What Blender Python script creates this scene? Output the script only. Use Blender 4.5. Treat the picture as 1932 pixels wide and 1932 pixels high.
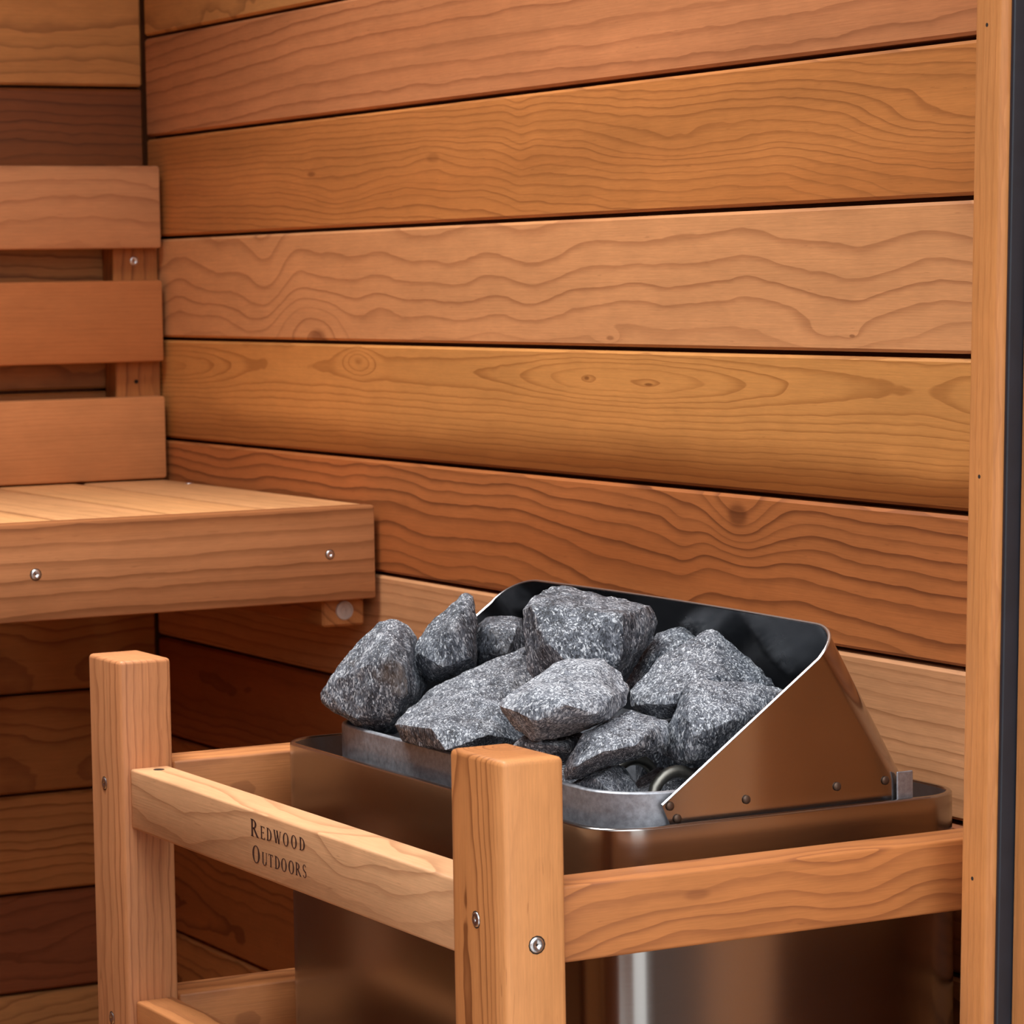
import bpy, bmesh, math, random
from mathutils import Vector, Matrix, noise

for o in list(bpy.data.objects):
    bpy.data.objects.remove(o)
S = bpy.context.scene
C = S.collection

# ------------------------------------------------------------------ camera, sky, light, exposure
cd = bpy.data.cameras.new('camera')
cam = bpy.data.objects.new('camera', cd)
C.objects.link(cam)
right = Vector((0.4765602609, 0.8789816161, -0.0167820232))
down = Vector((0.0559286074, -0.0493623711, -0.9972137921))
fwd = Vector((-0.8773609910, 0.4742938698, -0.0726843622))
cam.matrix_world = Matrix((
    (right.x, -down.x, -fwd.x, 3.02022515),
    (right.y, -down.y, -fwd.y, -1.22207828),
    (right.z, -down.z, -fwd.z, 1.05452028),
    (0, 0, 0, 1)))
cd.sensor_width = 36.0
cd.lens = 6061.26 * 36.0 / 1932.0
cd.clip_start = 0.05
cd.dof.use_dof = True
cd.dof.focus_distance = 2.03
cd.dof.aperture_fstop = 27.0
S.camera = cam

w = bpy.data.worlds.new('overcast_sky')
S.world = w
w.use_nodes = True
wn, wl = w.node_tree.nodes, w.node_tree.links
wn.clear()
wo = wn.new('ShaderNodeOutputWorld')
wb = wn.new('ShaderNodeBackground')
wtc = wn.new('ShaderNodeTexCoord')
wsep = wn.new('ShaderNodeSeparateXYZ')
wramp = wn.new('ShaderNodeValToRGB')
wl.new(wtc.outputs['Generated'], wsep.inputs[0])
wmap = wn.new('ShaderNodeMapRange')
wmap.inputs['From Min'].default_value = -1
wl.new(wsep.outputs['Z'], wmap.inputs['Value'])
wl.new(wmap.outputs[0], wramp.inputs[0])
e = wramp.color_ramp.elements
e[0].position = 0.48; e[0].color = (0.20, 0.19, 0.17, 1)
e[1].position = 0.51; e[1].color = (0.46, 0.47, 0.49, 1)
e2 = wramp.color_ramp.elements.new(1.0); e2.color = (0.95, 0.98, 1.0, 1)
wl.new(wramp.outputs[0], wb.inputs['Color'])
wb.inputs['Strength'].default_value = 4.4
wl.new(wb.outputs[0], wo.inputs['Surface'])

ld = bpy.data.lights.new('ceiling_lamp', 'AREA')
ld.shape = 'DISK'
ld.size = 0.55
ld.energy = 12.0
ld.spread = math.radians(110)
ld.color = (1.0, 0.98, 0.95)
lamp = bpy.data.objects.new('ceiling_lamp', ld)
C.objects.link(lamp)
lamp.location = (0.82, -0.58, 1.985)

S.view_settings.view_transform = 'Standard'
S.view_settings.look = 'None'
S.view_settings.gamma = 1.0
S.view_settings.use_curve_mapping = False
S.view_settings.exposure = 0.0

CEIL_X = 0.80
# ------------------------------------------------------------------ helpers
def link(o, parent=None):
    C.objects.link(o)
    if parent is not None:
        o.parent = parent
    return o

def mesh_obj(name, bm, mat, parent=None, loc=(0, 0, 0), rot=(0, 0, 0), smooth=None):
    bmesh.ops.recalc_face_normals(bm, faces=bm.faces[:])
    me = bpy.data.meshes.new(name)
    bm.to_mesh(me)
    bm.free()
    if mat is not None:
        me.materials.append(mat)
    if smooth is not None:
        me.shade_smooth()
        if smooth < 179:
            me.set_sharp_from_angle(angle=math.radians(smooth))
    o = bpy.data.objects.new(name, me)
    o.location = loc
    o.rotation_euler = rot
    return link(o, parent)

def thing(name, label, cat, loc=(0, 0, 0), group=None):
    o = bpy.data.objects.new(name, None)
    o.empty_display_size = 0.05
    o.location = loc
    tag(o, label, cat, group)
    return link(o)

def tag(o, label, cat, group=None):
    o['label'] = label
    o['category'] = cat
    if group:
        o['group'] = group

def rel(parent, p):
    return Vector(p) - parent.location if parent is not None else Vector(p)

def box_bm(lx, ly, lz, bev=0.0, seg=1):
    bm = bmesh.new()
    bmesh.ops.create_cube(bm, size=1.0)
    bmesh.ops.scale(bm, vec=(lx, ly, lz), verts=bm.verts[:])
    if bev > 0:
        bmesh.ops.bevel(bm, geom=bm.edges[:], offset=bev, segments=seg, affect='EDGES', profile=0.5)
    return bm

HALF = math.pi / 2
# a board: x0..x1, y0..y1, z0..z1 in world metres, local X along the length, local -Y the show face
def board(name, lo, hi, mat, parent=None, along='X', bev=0.002, seg=1):
    d = [hi[i] - lo[i] for i in range(3)]
    c = [(hi[i] + lo[i]) / 2 for i in range(3)]
    if along == 'X':
        dims, rot = (d[0], d[1], d[2]), (0, 0, 0)
    elif along == 'Y':
        dims, rot = (d[1], d[0], d[2]), (0, 0, HALF)
    elif along == 'XT':      # along X, show face up
        dims, rot = (d[0], d[2], d[1]), (-HALF, 0, 0)
    elif along == 'Z':       # along Z, show face towards -Y
        dims, rot = (d[2], d[1], d[0]), (0, -HALF, 0)
    sm = 40 if seg > 1 else None
    return mesh_obj(name, box_bm(*dims, bev, seg), mat, parent, rel(parent, c), rot, sm)

# ------------------------------------------------------------------ node helpers
class NT:
    def __init__(s, name):
        s.m = bpy.data.materials.new(name)
        s.m.use_nodes = True
        s.n, s.l = s.m.node_tree.nodes, s.m.node_tree.links
        s.bsdf = s.n['Principled BSDF']
    def put(s, v, sock):
        if hasattr(v, 'is_output'):
            s.l.new(v, sock)
        else:
            sock.default_value = v
    def M(s, op, a, b=None, c=None, clamp=False):
        nd = s.n.new('ShaderNodeMath'); nd.operation = op; nd.use_clamp = clamp
        s.put(a, nd.inputs[0])
        if b is not None: s.put(b, nd.inputs[1])
        if c is not None: s.put(c, nd.inputs[2])
        return nd.outputs[0]
    def sep(s, v):
        nd = s.n.new('ShaderNodeSeparateXYZ'); s.put(v, nd.inputs[0]); return nd.outputs
    def comb(s, x, y, z):
        nd = s.n.new('ShaderNodeCombineXYZ')
        for i, v in enumerate((x, y, z)): s.put(v, nd.inputs[i])
        return nd.outputs[0]
    def noise(s, vec, scale, detail=2.0, rough=0.5, color=False, dist=0.0):
        nd = s.n.new('ShaderNodeTexNoise')
        s.put(vec, nd.inputs['Vector']); nd.inputs['Scale'].default_value = scale
        nd.inputs['Detail'].default_value = detail; nd.inputs['Roughness'].default_value = rough
        nd.inputs['Distortion'].default_value = dist
        return nd.outputs['Color'] if color else nd.outputs['Fac']
    def smooth(s, v, a, b):
        nd = s.n.new('ShaderNodeMapRange'); nd.interpolation_type = 'SMOOTHSTEP'
        s.put(v, nd.inputs['Value']); nd.inputs['From Min'].default_value = a; nd.inputs['From Max'].default_value = b
        return nd.outputs[0]
    def lerp(s, v, a, b, c, d):
        nd = s.n.new('ShaderNodeMapRange')
        s.put(v, nd.inputs['Value'])
        for k, x in zip(('From Min', 'From Max', 'To Min', 'To Max'), (a, b, c, d)): nd.inputs[k].default_value = x
        return nd.outputs[0]
    def mix(s, f, a, b, mode='MIX'):
        nd = s.n.new('ShaderNodeMix'); nd.data_type = 'RGBA'; nd.blend_type = mode
        s.put(f, nd.inputs[0])
        for v, i in ((a, 6), (b, 7)):
            if not hasattr(v, 'is_output'): v = tuple(v) + (1.0,) if len(v) == 3 else v
            s.put(v, nd.inputs[i])
        return nd.outputs[2]
    def scale(s, col, f):
        nd = s.n.new('ShaderNodeVectorMath'); nd.operation = 'SCALE'
        s.put(col, nd.inputs[0]); s.put(f, nd.inputs['Scale']); return nd.outputs[0]
    def bump(s, h, dist, strength=1.0):
        nd = s.n.new('ShaderNodeBump'); s.put(h, nd.inputs['Height'])
        nd.inputs['Distance'].default_value = dist; nd.inputs['Strength'].default_value = strength
        s.l.new(nd.outputs[0], s.bsdf.inputs['Normal'])

def srgb(r, g, b):
    f = lambda v: (v / 255 / 12.92) if v / 255 <= 0.04045 else ((v / 255 + 0.055) / 1.055) ** 2.4
    return (f(r), f(g), f(b))

# cedar: growth rings around a wandering pith, cut by the board's own faces
def wood(name, base, late, seed, gap=0.007, y0=0.05, z0=0.0, sz=0.0, sy=0.02, wob=0.010, wf=1.6, fine=0.25,
         con=0.75, knots=(), tone=0.16, red=0.35, rough=0.46, thin=0.70, heart=None, sap=None):
    base = (base[0], base[1] * 1.09, base[2] * 1.16)
    t = NT(name)
    tc = t.n.new('ShaderNodeTexCoord')
    x, y, z = t.sep(tc.outputs['Object'])[0:3]
    k = seed * 3.713
    xs = t.M('ADD', x, k)
    low = t.noise(t.comb(t.M('MULTIPLY', xs, wf), t.M('MULTIPLY', y, 5.0), t.M('MULTIPLY', z, 5.0)), 1.0, 2.0, 0.45, True)
    lr, lg, lb = t.sep(low)[0:3]
    wy = t.M('MULTIPLY', t.M('SUBTRACT', lr, 0.5), wob * 4)
    wz = t.M('MULTIPLY', t.M('SUBTRACT', lg, 0.5), wob * 4)
    a = t.M('ADD', t.M('SUBTRACT', t.M('SUBTRACT', y, y0), t.M('MULTIPLY', x, sy)), wy)
    b = t.M('ADD', t.M('SUBTRACT', t.M('SUBTRACT', z, z0), t.M('MULTIPLY', x, sz)), wz)
    r = t.M('SQRT', t.M('ADD', t.M('MULTIPLY', a, a), t.M('MULTIPLY', b, b)))
    kd = None
    for kx, kz, ax, az, amp, dk in knots:
        q = t.M('ADD', t.M('POWER', t.M('ABSOLUTE', t.M('DIVIDE', t.M('SUBTRACT', x, kx), ax)), 2.0),
                t.M('POWER', t.M('ABSOLUTE', t.M('DIVIDE', t.M('SUBTRACT', z, kz), az)), 2.0))
        g = t.M('EXPONENT', t.M('MULTIPLY', q, -1.0))
        r = t.M('ADD', r, t.M('MULTIPLY', g, amp))
        if dk > 0:
            d2 = t.M('MULTIPLY', t.smooth(t.M('EXPONENT', t.M('MULTIPLY', q, -9.0)), 0.25, 0.8), dk)
            kd = d2 if kd is None else t.M('MAXIMUM', kd, d2)
    wig = t.noise(t.comb(t.M('MULTIPLY', xs, 22.0), t.M('MULTIPLY', y, 40.0), t.M('MULTIPLY', z, 40.0)), 1.0, 2.0, 0.5)
    u = t.M('ADD', t.M('DIVIDE', r, gap), t.M('MULTIPLY', t.M('SUBTRACT', wig, 0.5), fine * 4))
    var = t.noise(t.comb(t.M('MULTIPLY', u, 0.35), k, 0.0), 1.0, 1.0)
    u = t.M('ADD', u, t.M('MULTIPLY', var, 1.6))
    fr = t.M('FRACT', u)
    ringn = t.n.new('ShaderNodeTexWhiteNoise'); ringn.noise_dimensions = '1D'
    t.l.new(t.M('FLOOR', u), ringn.inputs['W'])
    line = t.M('MULTIPLY', t.M('POWER', t.smooth(fr, thin - 0.30, 0.96), 2.4), t.M('SUBTRACT', 1.0, t.smooth(fr, 0.955, 1.0)))
    line = t.M('MULTIPLY', line, t.lerp(ringn.outputs[0], 0, 1, 0.5, 1.0))
    if sap:              # sapwood side: the rings fade out between these two z
        line = t.M('MULTIPLY', line, t.lerp(z, sap[0], sap[1], 1.0, sap[2]))
    col = t.mix(t.M('MULTIPLY', line, con, clamp=True), base, late)
    # broad tone drift, reddish bands, fibres and pores
    drift = t.noise(t.comb(t.M('MULTIPLY', xs, 2.6), t.M('MULTIPLY', y, 12.0), t.M('MULTIPLY', z, 22.0)), 1.0, 3.0, 0.55)
    redd = t.noise(t.comb(t.M('MULTIPLY', xs, 1.1), k * 2, t.M('MULTIPLY', z, 14.0)), 1.0, 2.0, 0.5)
    redc = (base[0] * 0.84, base[1] * 0.66, base[2] * 0.55)
    col = t.mix(t.M('MULTIPLY', t.M('MULTIPLY', t.smooth(redd, 0.42, 0.72), red), t.M('SUBTRACT', 1.0, line)), col, redc)
    if heart:            # a darker band along one edge, heartwood but painted shade on the near post: (z where it starts, z where it is full, colour)
        hz = t.M('ADD', z, t.M('MULTIPLY', t.M('SUBTRACT', drift, 0.5), 0.03))
        col = t.mix(t.M('MULTIPLY', t.smooth(hz, heart[0], heart[1]), t.lerp(redd, 0.3, 0.7, 0.6, 1.0)), col, t.mix(1.0, col, heart[2], 'MULTIPLY'))
    fib = t.noise(t.comb(t.M('MULTIPLY', xs, 14.0), t.M('MULTIPLY', y, 700.0), t.M('MULTIPLY', z, 700.0)), 1.0, 2.0, 0.6)
    fib2 = t.noise(t.comb(t.M('MULTIPLY', xs, 90.0), t.M('MULTIPLY', y, 1600.0), t.M('MULTIPLY', z, 1600.0)), 1.0, 1.0, 0.5)
    f = t.M('ADD', 1.0, t.M('MULTIPLY', t.M('SUBTRACT', drift, 0.5), tone * 4))
    f = t.M('MULTIPLY', f, t.lerp(fib, 0.3, 0.7, 0.935, 1.065))
    f = t.M('MULTIPLY', f, t.lerp(fib2, 0.3, 0.7, 0.955, 1.045))
    col = t.scale(col, f)
    # slow mottling and a scatter of short resin flecks
    mot = t.noise(t.comb(t.M('MULTIPLY', xs, 30.0), t.M('MULTIPLY', y, 60.0), t.M('MULTIPLY', z, 60.0)), 1.0, 3.0, 0.6)
    col = t.scale(col, t.lerp(mot, 0.3, 0.7, 0.95, 1.05))
    res = t.noise(t.comb(t.M('MULTIPLY', xs, 60.0), t.M('MULTIPLY', y, 500.0), t.M('MULTIPLY', z, 500.0)), 1.0, 1.0, 0.5)
    col = t.mix(t.M('MULTIPLY', t.smooth(res, 0.70, 0.80), 0.30), col, late)
    if kd is not None:
        col = t.mix(kd, col, (late[0] * 0.62, late[1] * 0.55, late[2] * 0.55))
    t.l.new(col, t.bsdf.inputs['Base Color'])
    t.bsdf.inputs['Roughness'].default_value = rough
    t.bsdf.inputs['Specular IOR Level'].default_value = 0.32
    t.bump(t.M('ADD', t.M('MULTIPLY', fib, 0.6), t.M('MULTIPLY', line, -0.4)), 0.00025, 0.5)
    return t.m

def metal(name, col, rough, streak=0.0, mottle=0.0, mscale=120.0, spec=1.0, aniso=0.0):
    t = NT(name)
    tc = t.n.new('ShaderNodeTexCoord')
    x, y, z = t.sep(tc.outputs['Object'])[0:3]
    st = t.noise(t.comb(t.M('MULTIPLY', x, 12.0), t.M('MULTIPLY', y, 12.0), t.M('MULTIPLY', z, 1500.0)), 1.0, 2.0, 0.6)
    mo = t.noise(tc.outputs['Object'], mscale, 4.0, 0.65)
    c = t.scale(tuple(col), t.M('ADD', 1.0, t.M('ADD', t.M('MULTIPLY', t.M('SUBTRACT', st, 0.5), streak), t.M('MULTIPLY', t.M('SUBTRACT', mo, 0.5), mottle * 2))))
    t.l.new(c, t.bsdf.inputs['Base Color'])
    t.bsdf.inputs['Metallic'].default_value = spec
    rr = t.M('ADD', rough, t.M('ADD', t.M('MULTIPLY', t.M('SUBTRACT', st, 0.5), streak * 0.4), t.M('MULTIPLY', t.M('SUBTRACT', mo, 0.5), mottle * 0.5)), clamp=True)
    t.l.new(rr, t.bsdf.inputs['Roughness'])
    if streak or mottle:
        t.bump(t.M('ADD', t.M('MULTIPLY', st, streak), t.M('MULTIPLY', mo, mottle)), 0.00012, 0.35)
    return t.m

def plain(name, col, rough=0.6, metallic=0.0):
    t = NT(name)
    tc = t.n.new('ShaderNodeTexCoord')
    no = t.noise(tc.outputs['Object'], 60.0, 3.0)
    t.l.new(t.scale(tuple(col), t.lerp(no, 0.3, 0.7, 0.85, 1.15)), t.bsdf.inputs['Base Color'])
    t.bsdf.inputs['Roughness'].default_value = rough
    t.bsdf.inputs['Metallic'].default_value = metallic
    return t.m

def granite(name, seed, light=0.0, warm=0.0):
    t = NT(name)
    tc = t.n.new('ShaderNodeTexCoord')
    mp = t.n.new('ShaderNodeMapping')
    t.l.new(tc.outputs['Object'], mp.inputs['Vector'])
    random.seed(seed)
    mp.inputs['Location'].default_value = (seed * 1.7, seed * 0.3, seed * 0.9)
    mp.inputs['Rotation'].default_value = [random.uniform(-1.2, 1.2) for _ in range(3)]
    mp.inputs['Scale'].default_value = (1.0, 1.0, 0.42)
    v = mp.outputs[0]
    warp = t.noise(v, 260.0, 2.0, 0.6, True)
    vv = t.n.new('ShaderNodeVectorMath'); vv.operation = 'MULTIPLY_ADD'
    t.l.new(warp, vv.inputs[0]); vv.inputs[1].default_value = (0.004,) * 3; t.l.new(v, vv.inputs[2])
    vo = t.n.new('ShaderNodeTexVoronoi'); vo.inputs['Scale'].default_value = 1300.0
    t.l.new(vv.outputs[0], vo.inputs['Vector'])
    cr = t.sep(vo.outputs['Color'])[0]
    mp2 = t.n.new('ShaderNodeMapping'); t.l.new(vv.outputs[0], mp2.inputs['Vector'])
    mp2.inputs['Rotation'].default_value = (0.9, 0.4, 1.3); mp2.inputs['Scale'].default_value = (0.4, 1.0, 1.0)
    vo2 = t.n.new('ShaderNodeTexVoronoi'); vo2.inputs['Scale'].default_value = 1500.0
    t.l.new(mp2.outputs[0], vo2.inputs['Vector'])
    cr2 = t.sep(vo2.outputs['Color'])[1]
    n1 = t.noise(v, 700.0, 3.0, 0.7)
    n2 = t.noise(v, 70.0, 4.0, 0.65)
    n3 = t.noise(tc.outputs['Object'], 22.0, 3.0, 0.5)
    fl = t.M('ADD', t.M('MULTIPLY', cr, 0.42), t.M('ADD', t.M('MULTIPLY', n1, 0.40), t.M('MULTIPLY', n2, 0.75)))
    fl = t.M('ADD', fl, light - 0.02)
    dark, mid, pale, white = (0.008, 0.010, 0.015), (0.062, 0.073, 0.094), (0.19, 0.212, 0.25), (0.68, 0.72, 0.77)
    c = t.mix(t.smooth(fl, 0.48, 0.76), dark, mid)
    c = t.mix(t.smooth(fl, 0.74, 1.00), c, pale)
    fleck = t.M('MULTIPLY', t.smooth(t.M('ADD', cr2, t.M('MULTIPLY', t.M('SUBTRACT', n2, 0.5), 0.7)), 0.74 - light, 0.95 - light), 0.75)
    c = t.mix(fleck, c, white)
    geo = t.n.new('ShaderNodeNewGeometry')
    edge = t.M('MULTIPLY', t.smooth(geo.outputs['Pointiness'], 0.53, 0.62), t.smooth(n1, 0.35, 0.6))
    c = t.mix(t.M('MULTIPLY', edge, 0.55), c, (0.42, 0.43, 0.45))
    rust = t.smooth(n3, 0.62, 0.78)
    c = t.mix(t.M('MULTIPLY', rust, 0.12 + warm), c, (0.25, 0.19, 0.14))
    t.l.new(c, t.bsdf.inputs['Base Color'])
    t.bsdf.inputs['Roughness'].default_value = 0.62
    t.bsdf.inputs['Specular IOR Level'].default_value = 0.45
    t.bump(t.M('ADD', t.M('MULTIPLY', n1, 0.7), t.M('ADD', t.M('MULTIPLY', n2, 1.6), t.M('MULTIPLY', cr, 0.3))), 0.0020, 0.7)
    return t.m

# ------------------------------------------------------------------ materials
LATE = srgb(104, 54, 26)
def W(name, rgb, seed, late=None, **kw):
    return wood(name, srgb(*rgb), late or LATE, seed, **kw)

M_back = W('cedar_backing', (120, 66, 34), 91, gap=0.01)
wall_mats = [
    # z0/y0: where the pith lies behind the show face of each board
    W('cedar_p0', (206, 143, 84), 1, gap=0.024, y0=0.05, z0=0.004, sy=0.03, wob=0.008, con=0.45, red=0.1),
    W('cedar_p1', (192, 122, 78), 2, late=srgb(128, 72, 44), gap=0.0125, y0=0.07, z0=-0.13, sz=0.035, sy=0.03, wob=0.008, wf=1.2, con=0.62, red=0.45, fine=0.12,
      knots=((-0.95, 0.05, 0.35, 0.05, 0.012, 0),)),
    W('cedar_p2', (186, 115, 60), 3, late=srgb(118, 66, 34), gap=0.0052, y0=0.06, z0=-0.105, sz=-0.004, sy=0.05, wob=0.0075, wf=2.4, con=0.62, red=0.5, fine=0.22,
      knots=((-0.30, -0.02, 0.07, 0.02, 0.010, 0), (-0.36, 0.0, 0.03, 0.008, 0.004, 0.5), (-0.12, 0.005, 0.04, 0.015, -0.006, 0.3), (0.03, 0.02, 0.02, 0.08, 0.004, 0), (0.60, 0.0, 0.10, 0.018, 0.013, 0), (0.28, -0.002, 0.11, 0.014, 0.009, 0))),
    W('cedar_p3', (203, 137, 88), 4, late=srgb(138, 82, 50), gap=0.0148, thin=0.78, y0=0.045, z0=-0.075, sz=-0.01, sy=-0.02, wob=0.022, wf=3.2, con=0.6, red=0.12, fine=0.10, tone=0.1,
      knots=((-0.351, -0.047, 0.06, 0.03, -0.045, 0.6), (-0.46, 0.02, 0.05, 0.06, 0.03, 0), (0.461, -0.037, 0.05, 0.012, 0.012, 0), (0.49, -0.038, 0.012, 0.004, 0.004, 0.6), (0.169, -0.042, 0.02, 0.006, 0.008, 0.5))),
    W('cedar_p4', (200, 132, 70), 5, late=srgb(140, 82, 36), gap=0.0043, heart=(-0.004, -0.042, (0.42, 0.30, 0.22)), y0=0.020, z0=0.026, sz=0.0, sy=0.0, wob=0.0045, wf=2.0, con=0.62, red=0.25, fine=0.18, tone=0.1,
      knots=((0.18, 0.026, 0.20, 0.018, -0.014, 0), (0.10, -0.07, 1.2, 0.03, -0.004, 0), (0.132, 0.027, 0.014, 0.005, -0.002, 0.75), (0.224, 0.024, 0.022, 0.004, -0.002, 0.75),
             (-0.70, 0.022, 0.16, 0.018, -0.012, 0), (-0.27, 0.034, 0.03, 0.012, -0.012, 0.25), (0.66, 0.02, 0.06, 0.02, -0.008, 0))),
    W('cedar_p5', (170, 98, 52), 6, late=srgb(92, 46, 24), gap=0.0095, y0=0.06, z0=-0.115, sz=-0.006, sy=0.02, wob=0.013, wf=3.0, con=0.8, red=0.5, fine=0.14, thin=0.5, tone=0.14,
      knots=((0.345, 0.034, 0.045, 0.030, 0.026, 0.6), (0.31, 0.0, 0.03, 0.03, -0.006, 0), (0.27, -0.02, 0.02, 0.1, 0.004, 0))),
    W('cedar_p6', (196, 136, 92), 7, late=srgb(140, 88, 52), gap=0.0085, y0=0.06, z0=-0.13, sz=0.01, wob=0.007, con=0.62, red=0.1, fine=0.12),
    W('cedar_p7', (150, 84, 44), 8, gap=0.008, y0=0.03, z0=0.01, wob=0.012, wf=2.5, red=0.6),
    W('cedar_p8', (178, 112, 62), 9, gap=0.009, y0=0.03, z0=0.02, wob=0.012, wf=2.5),
    W('cedar_p9', (170, 104, 56), 10, gap=0.010, y0=0.025, z0=-0.02, wob=0.014, wf=2.5),
    W('cedar_p10', (196, 134, 80), 11, gap=0.009, y0=0.03, z0=0.0, wob=0.008, wf=2.0),
]
left_mats = [
    W('cedar_l0', (200, 132, 72), 21, gap=0.010, y0=0.03, z0=0.03, wob=0.01, con=0.5, red=0.3, knots=((0.20, 0.035, 0.05, 0.02, 0.02, 0.2),)),
    W('cedar_l1', (126, 66, 30), 22, late=srgb(66, 32, 14), gap=0.008, y0=0.05, z0=-0.08, wob=0.014, wf=3.0, con=0.6, red=0.7),
    W('cedar_l2', (186, 118, 62), 23, gap=0.008, y0=0.04, z0=0.06, wob=0.01),
    W('cedar_l3', (176, 108, 56), 24, gap=0.009, y0=0.04, z0=-0.05, wob=0.012),
    W('cedar_l4', (168, 106, 54), 25, gap=0.011, y0=0.03, z0=-0.02, wob=0.018, wf=3.5, con=0.6),
    W('cedar_l5', (188, 124, 68), 26, gap=0.008, y0=0.05, z0=-0.09, wob=0.01),
    W('cedar_l6', (136, 76, 44), 27, gap=0.008, y0=0.03, z0=0.0, wob=0.014, wf=3.0, knots=((0.17, 0.005, 0.03, 0.014, 0.014, 0.6),)),
    W('cedar_l7', (196, 140, 84), 28, gap=0.007, y0=0.05, z0=0.08, wob=0.012, wf=3.0),
]
slat_mats = [
    W('cedar_s0', (194, 128, 84), 31, late=srgb(146, 88, 58), gap=0.014, y0=0.035, z0=-0.06, wob=0.010, wf=3.0, con=0.5, red=0.15, tone=0.08),
    W('cedar_s1', (178, 106, 60), 32, late=srgb(150, 84, 46), gap=0.0035, y0=0.12, z0=-0.20, wob=0.006, con=0.25, red=0.3, tone=0.08),
    W('cedar_s2', (192, 122, 74), 33, late=srgb(164, 96, 56), gap=0.0032, y0=0.12, z0=0.20, wob=0.006, con=0.25, red=0.15, tone=0.08),
    W('cedar_s3', (206, 146, 96), 34, late=srgb(150, 92, 56), gap=0.010, y0=0.06, z0=0.05, wob=0.008, con=0.35, red=0.1),
    W('cedar_s4', (214, 152, 98), 35, late=srgb(160, 100, 60), gap=0.009, y0=0.07, z0=-0.07, wob=0.006, con=0.3, red=0.1),
]
M_fascia = W('cedar_fascia', (184, 120, 76), 36, late=srgb(116, 68, 38), gap=0.0115, y0=0.06, z0=-0.10, sz=0.02, wob=0.006, wf=1.6, con=0.72, red=0.15, fine=0.1, thin=0.5, tone=0.08, heart=(0.010, 0.036, (0.70, 0.62, 0.54)))
M_rail = [
    W('cedar_r0', (216, 160, 114), 41, late=srgb(150, 96, 60), gap=0.0135, y0=0.035, z0=-0.050, sz=0.0, sy=-0.05, wob=0.014, wf=3.2, con=0.5, red=0.08, fine=0.10, tone=0.07,
      knots=((0.10, 0.012, 0.03, 0.012, 0.010, 0),)),
    W('cedar_r1', (180, 110, 60), 42, late=srgb(122, 68, 40), gap=0.0068, y0=0.035, z0=-0.050, sz=0.03, sy=0.03, wob=0.014, wf=5.0, con=0.72, red=0.2, fine=0.2, thin=0.5,
      knots=((-0.088, 0.008, 0.03, 0.012, 0.006, 0.35),)),
    W('cedar_r2', (182, 116, 68), 43, late=srgb(110, 60, 34), gap=0.011, y0=0.03, z0=0.0, wob=0.016, wf=4.0, con=0.75, red=0.3, thin=0.45),
]
M_postl = W('cedar_post_straight', (196, 130, 84), 51, late=srgb(142, 84, 50), gap=0.0046, y0=0.10, z0=0.045, sz=0.006, sy=0.004, wob=0.003, con=0.85, red=0.3, tone=0.08,
            knots=((0.13, 0.022, 0.03, 0.004, 0.006, 0.0),))
M_postr = W('cedar_post_flame', (202, 132, 78), 52, late=srgb(112, 58, 26), gap=0.0040, y0=-0.008, z0=0.010, sz=0.012, sy=0.045, wob=0.0035, wf=4.0, con=0.8, red=0.25, tone=0.06, sap=(-0.012, -0.030, 0.12), heart=(-0.030, -0.016, (0.74, 0.66, 0.58)))  # the -Y side is darker: shade put into the colour, not heartwood
M_trim = W('cedar_trim', (186, 118, 66), 61, late=srgb(160, 98, 52), gap=0.006, y0=0.08, z0=0.05, wob=0.004, con=0.45, red=0.2, tone=0.08, rough=0.4)
M_floor = W('cedar_floor', (180, 118, 70), 71, gap=0.009, y0=0.05, z0=0.02)

M_steel = metal('brushed_steel', (0.345, 0.33, 0.32), 0.20, streak=0.10)
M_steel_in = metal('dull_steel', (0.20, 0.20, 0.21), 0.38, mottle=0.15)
M_tub = metal('galvanised_steel', (0.36, 0.38, 0.42), 0.50, mottle=0.6, mscale=230.0, spec=0.75)
M_shield = metal('polished_steel', (0.44, 0.42, 0.41), 0.17, streak=0.05)
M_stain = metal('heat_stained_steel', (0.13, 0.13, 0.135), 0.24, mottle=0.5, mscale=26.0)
M_edge = metal('bright_steel', (0.66, 0.66, 0.68), 0.28)
M_screw = metal('screw_steel', (0.75, 0.75, 0.77), 0.28)
M_washer = plain('pale_zinc', (0.52, 0.46, 0.43), 0.35, 0.3)
M_dark = plain('dark_deck', (0.035, 0.037, 0.042), 0.5, 0.3)
M_elem = metal('heating_element', (0.26, 0.25, 0.22), 0.45, mottle=0.4)
M_rubber = plain('black_rubber', (0.010, 0.013, 0.020), 0.42)
M_rivet = plain('bronze_rivet', (0.10, 0.06, 0.04), 0.45, 0.6)
M_burn = plain('burnt_lettering', srgb(64, 30, 16), 0.8)
M_hole = plain('dark_hole', (0.012, 0.006, 0.003), 0.9)
M_ground = plain('concrete', (0.45, 0.44, 0.42), 0.9)

M_reflect_dark = W('cedar_reflection_dark', (74, 48, 32), 93, gap=0.008)  # kept dark so that the heater's side reflects less light

# ------------------------------------------------------------------ the room
def wall(name, lo, hi, mat):
    o = mesh_obj(name, box_bm(*[hi[i] - lo[i] for i in range(3)]), mat, None, [(hi[i] + lo[i]) / 2 for i in range(3)])
    o['kind'] = 'structure'
    return o

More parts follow.
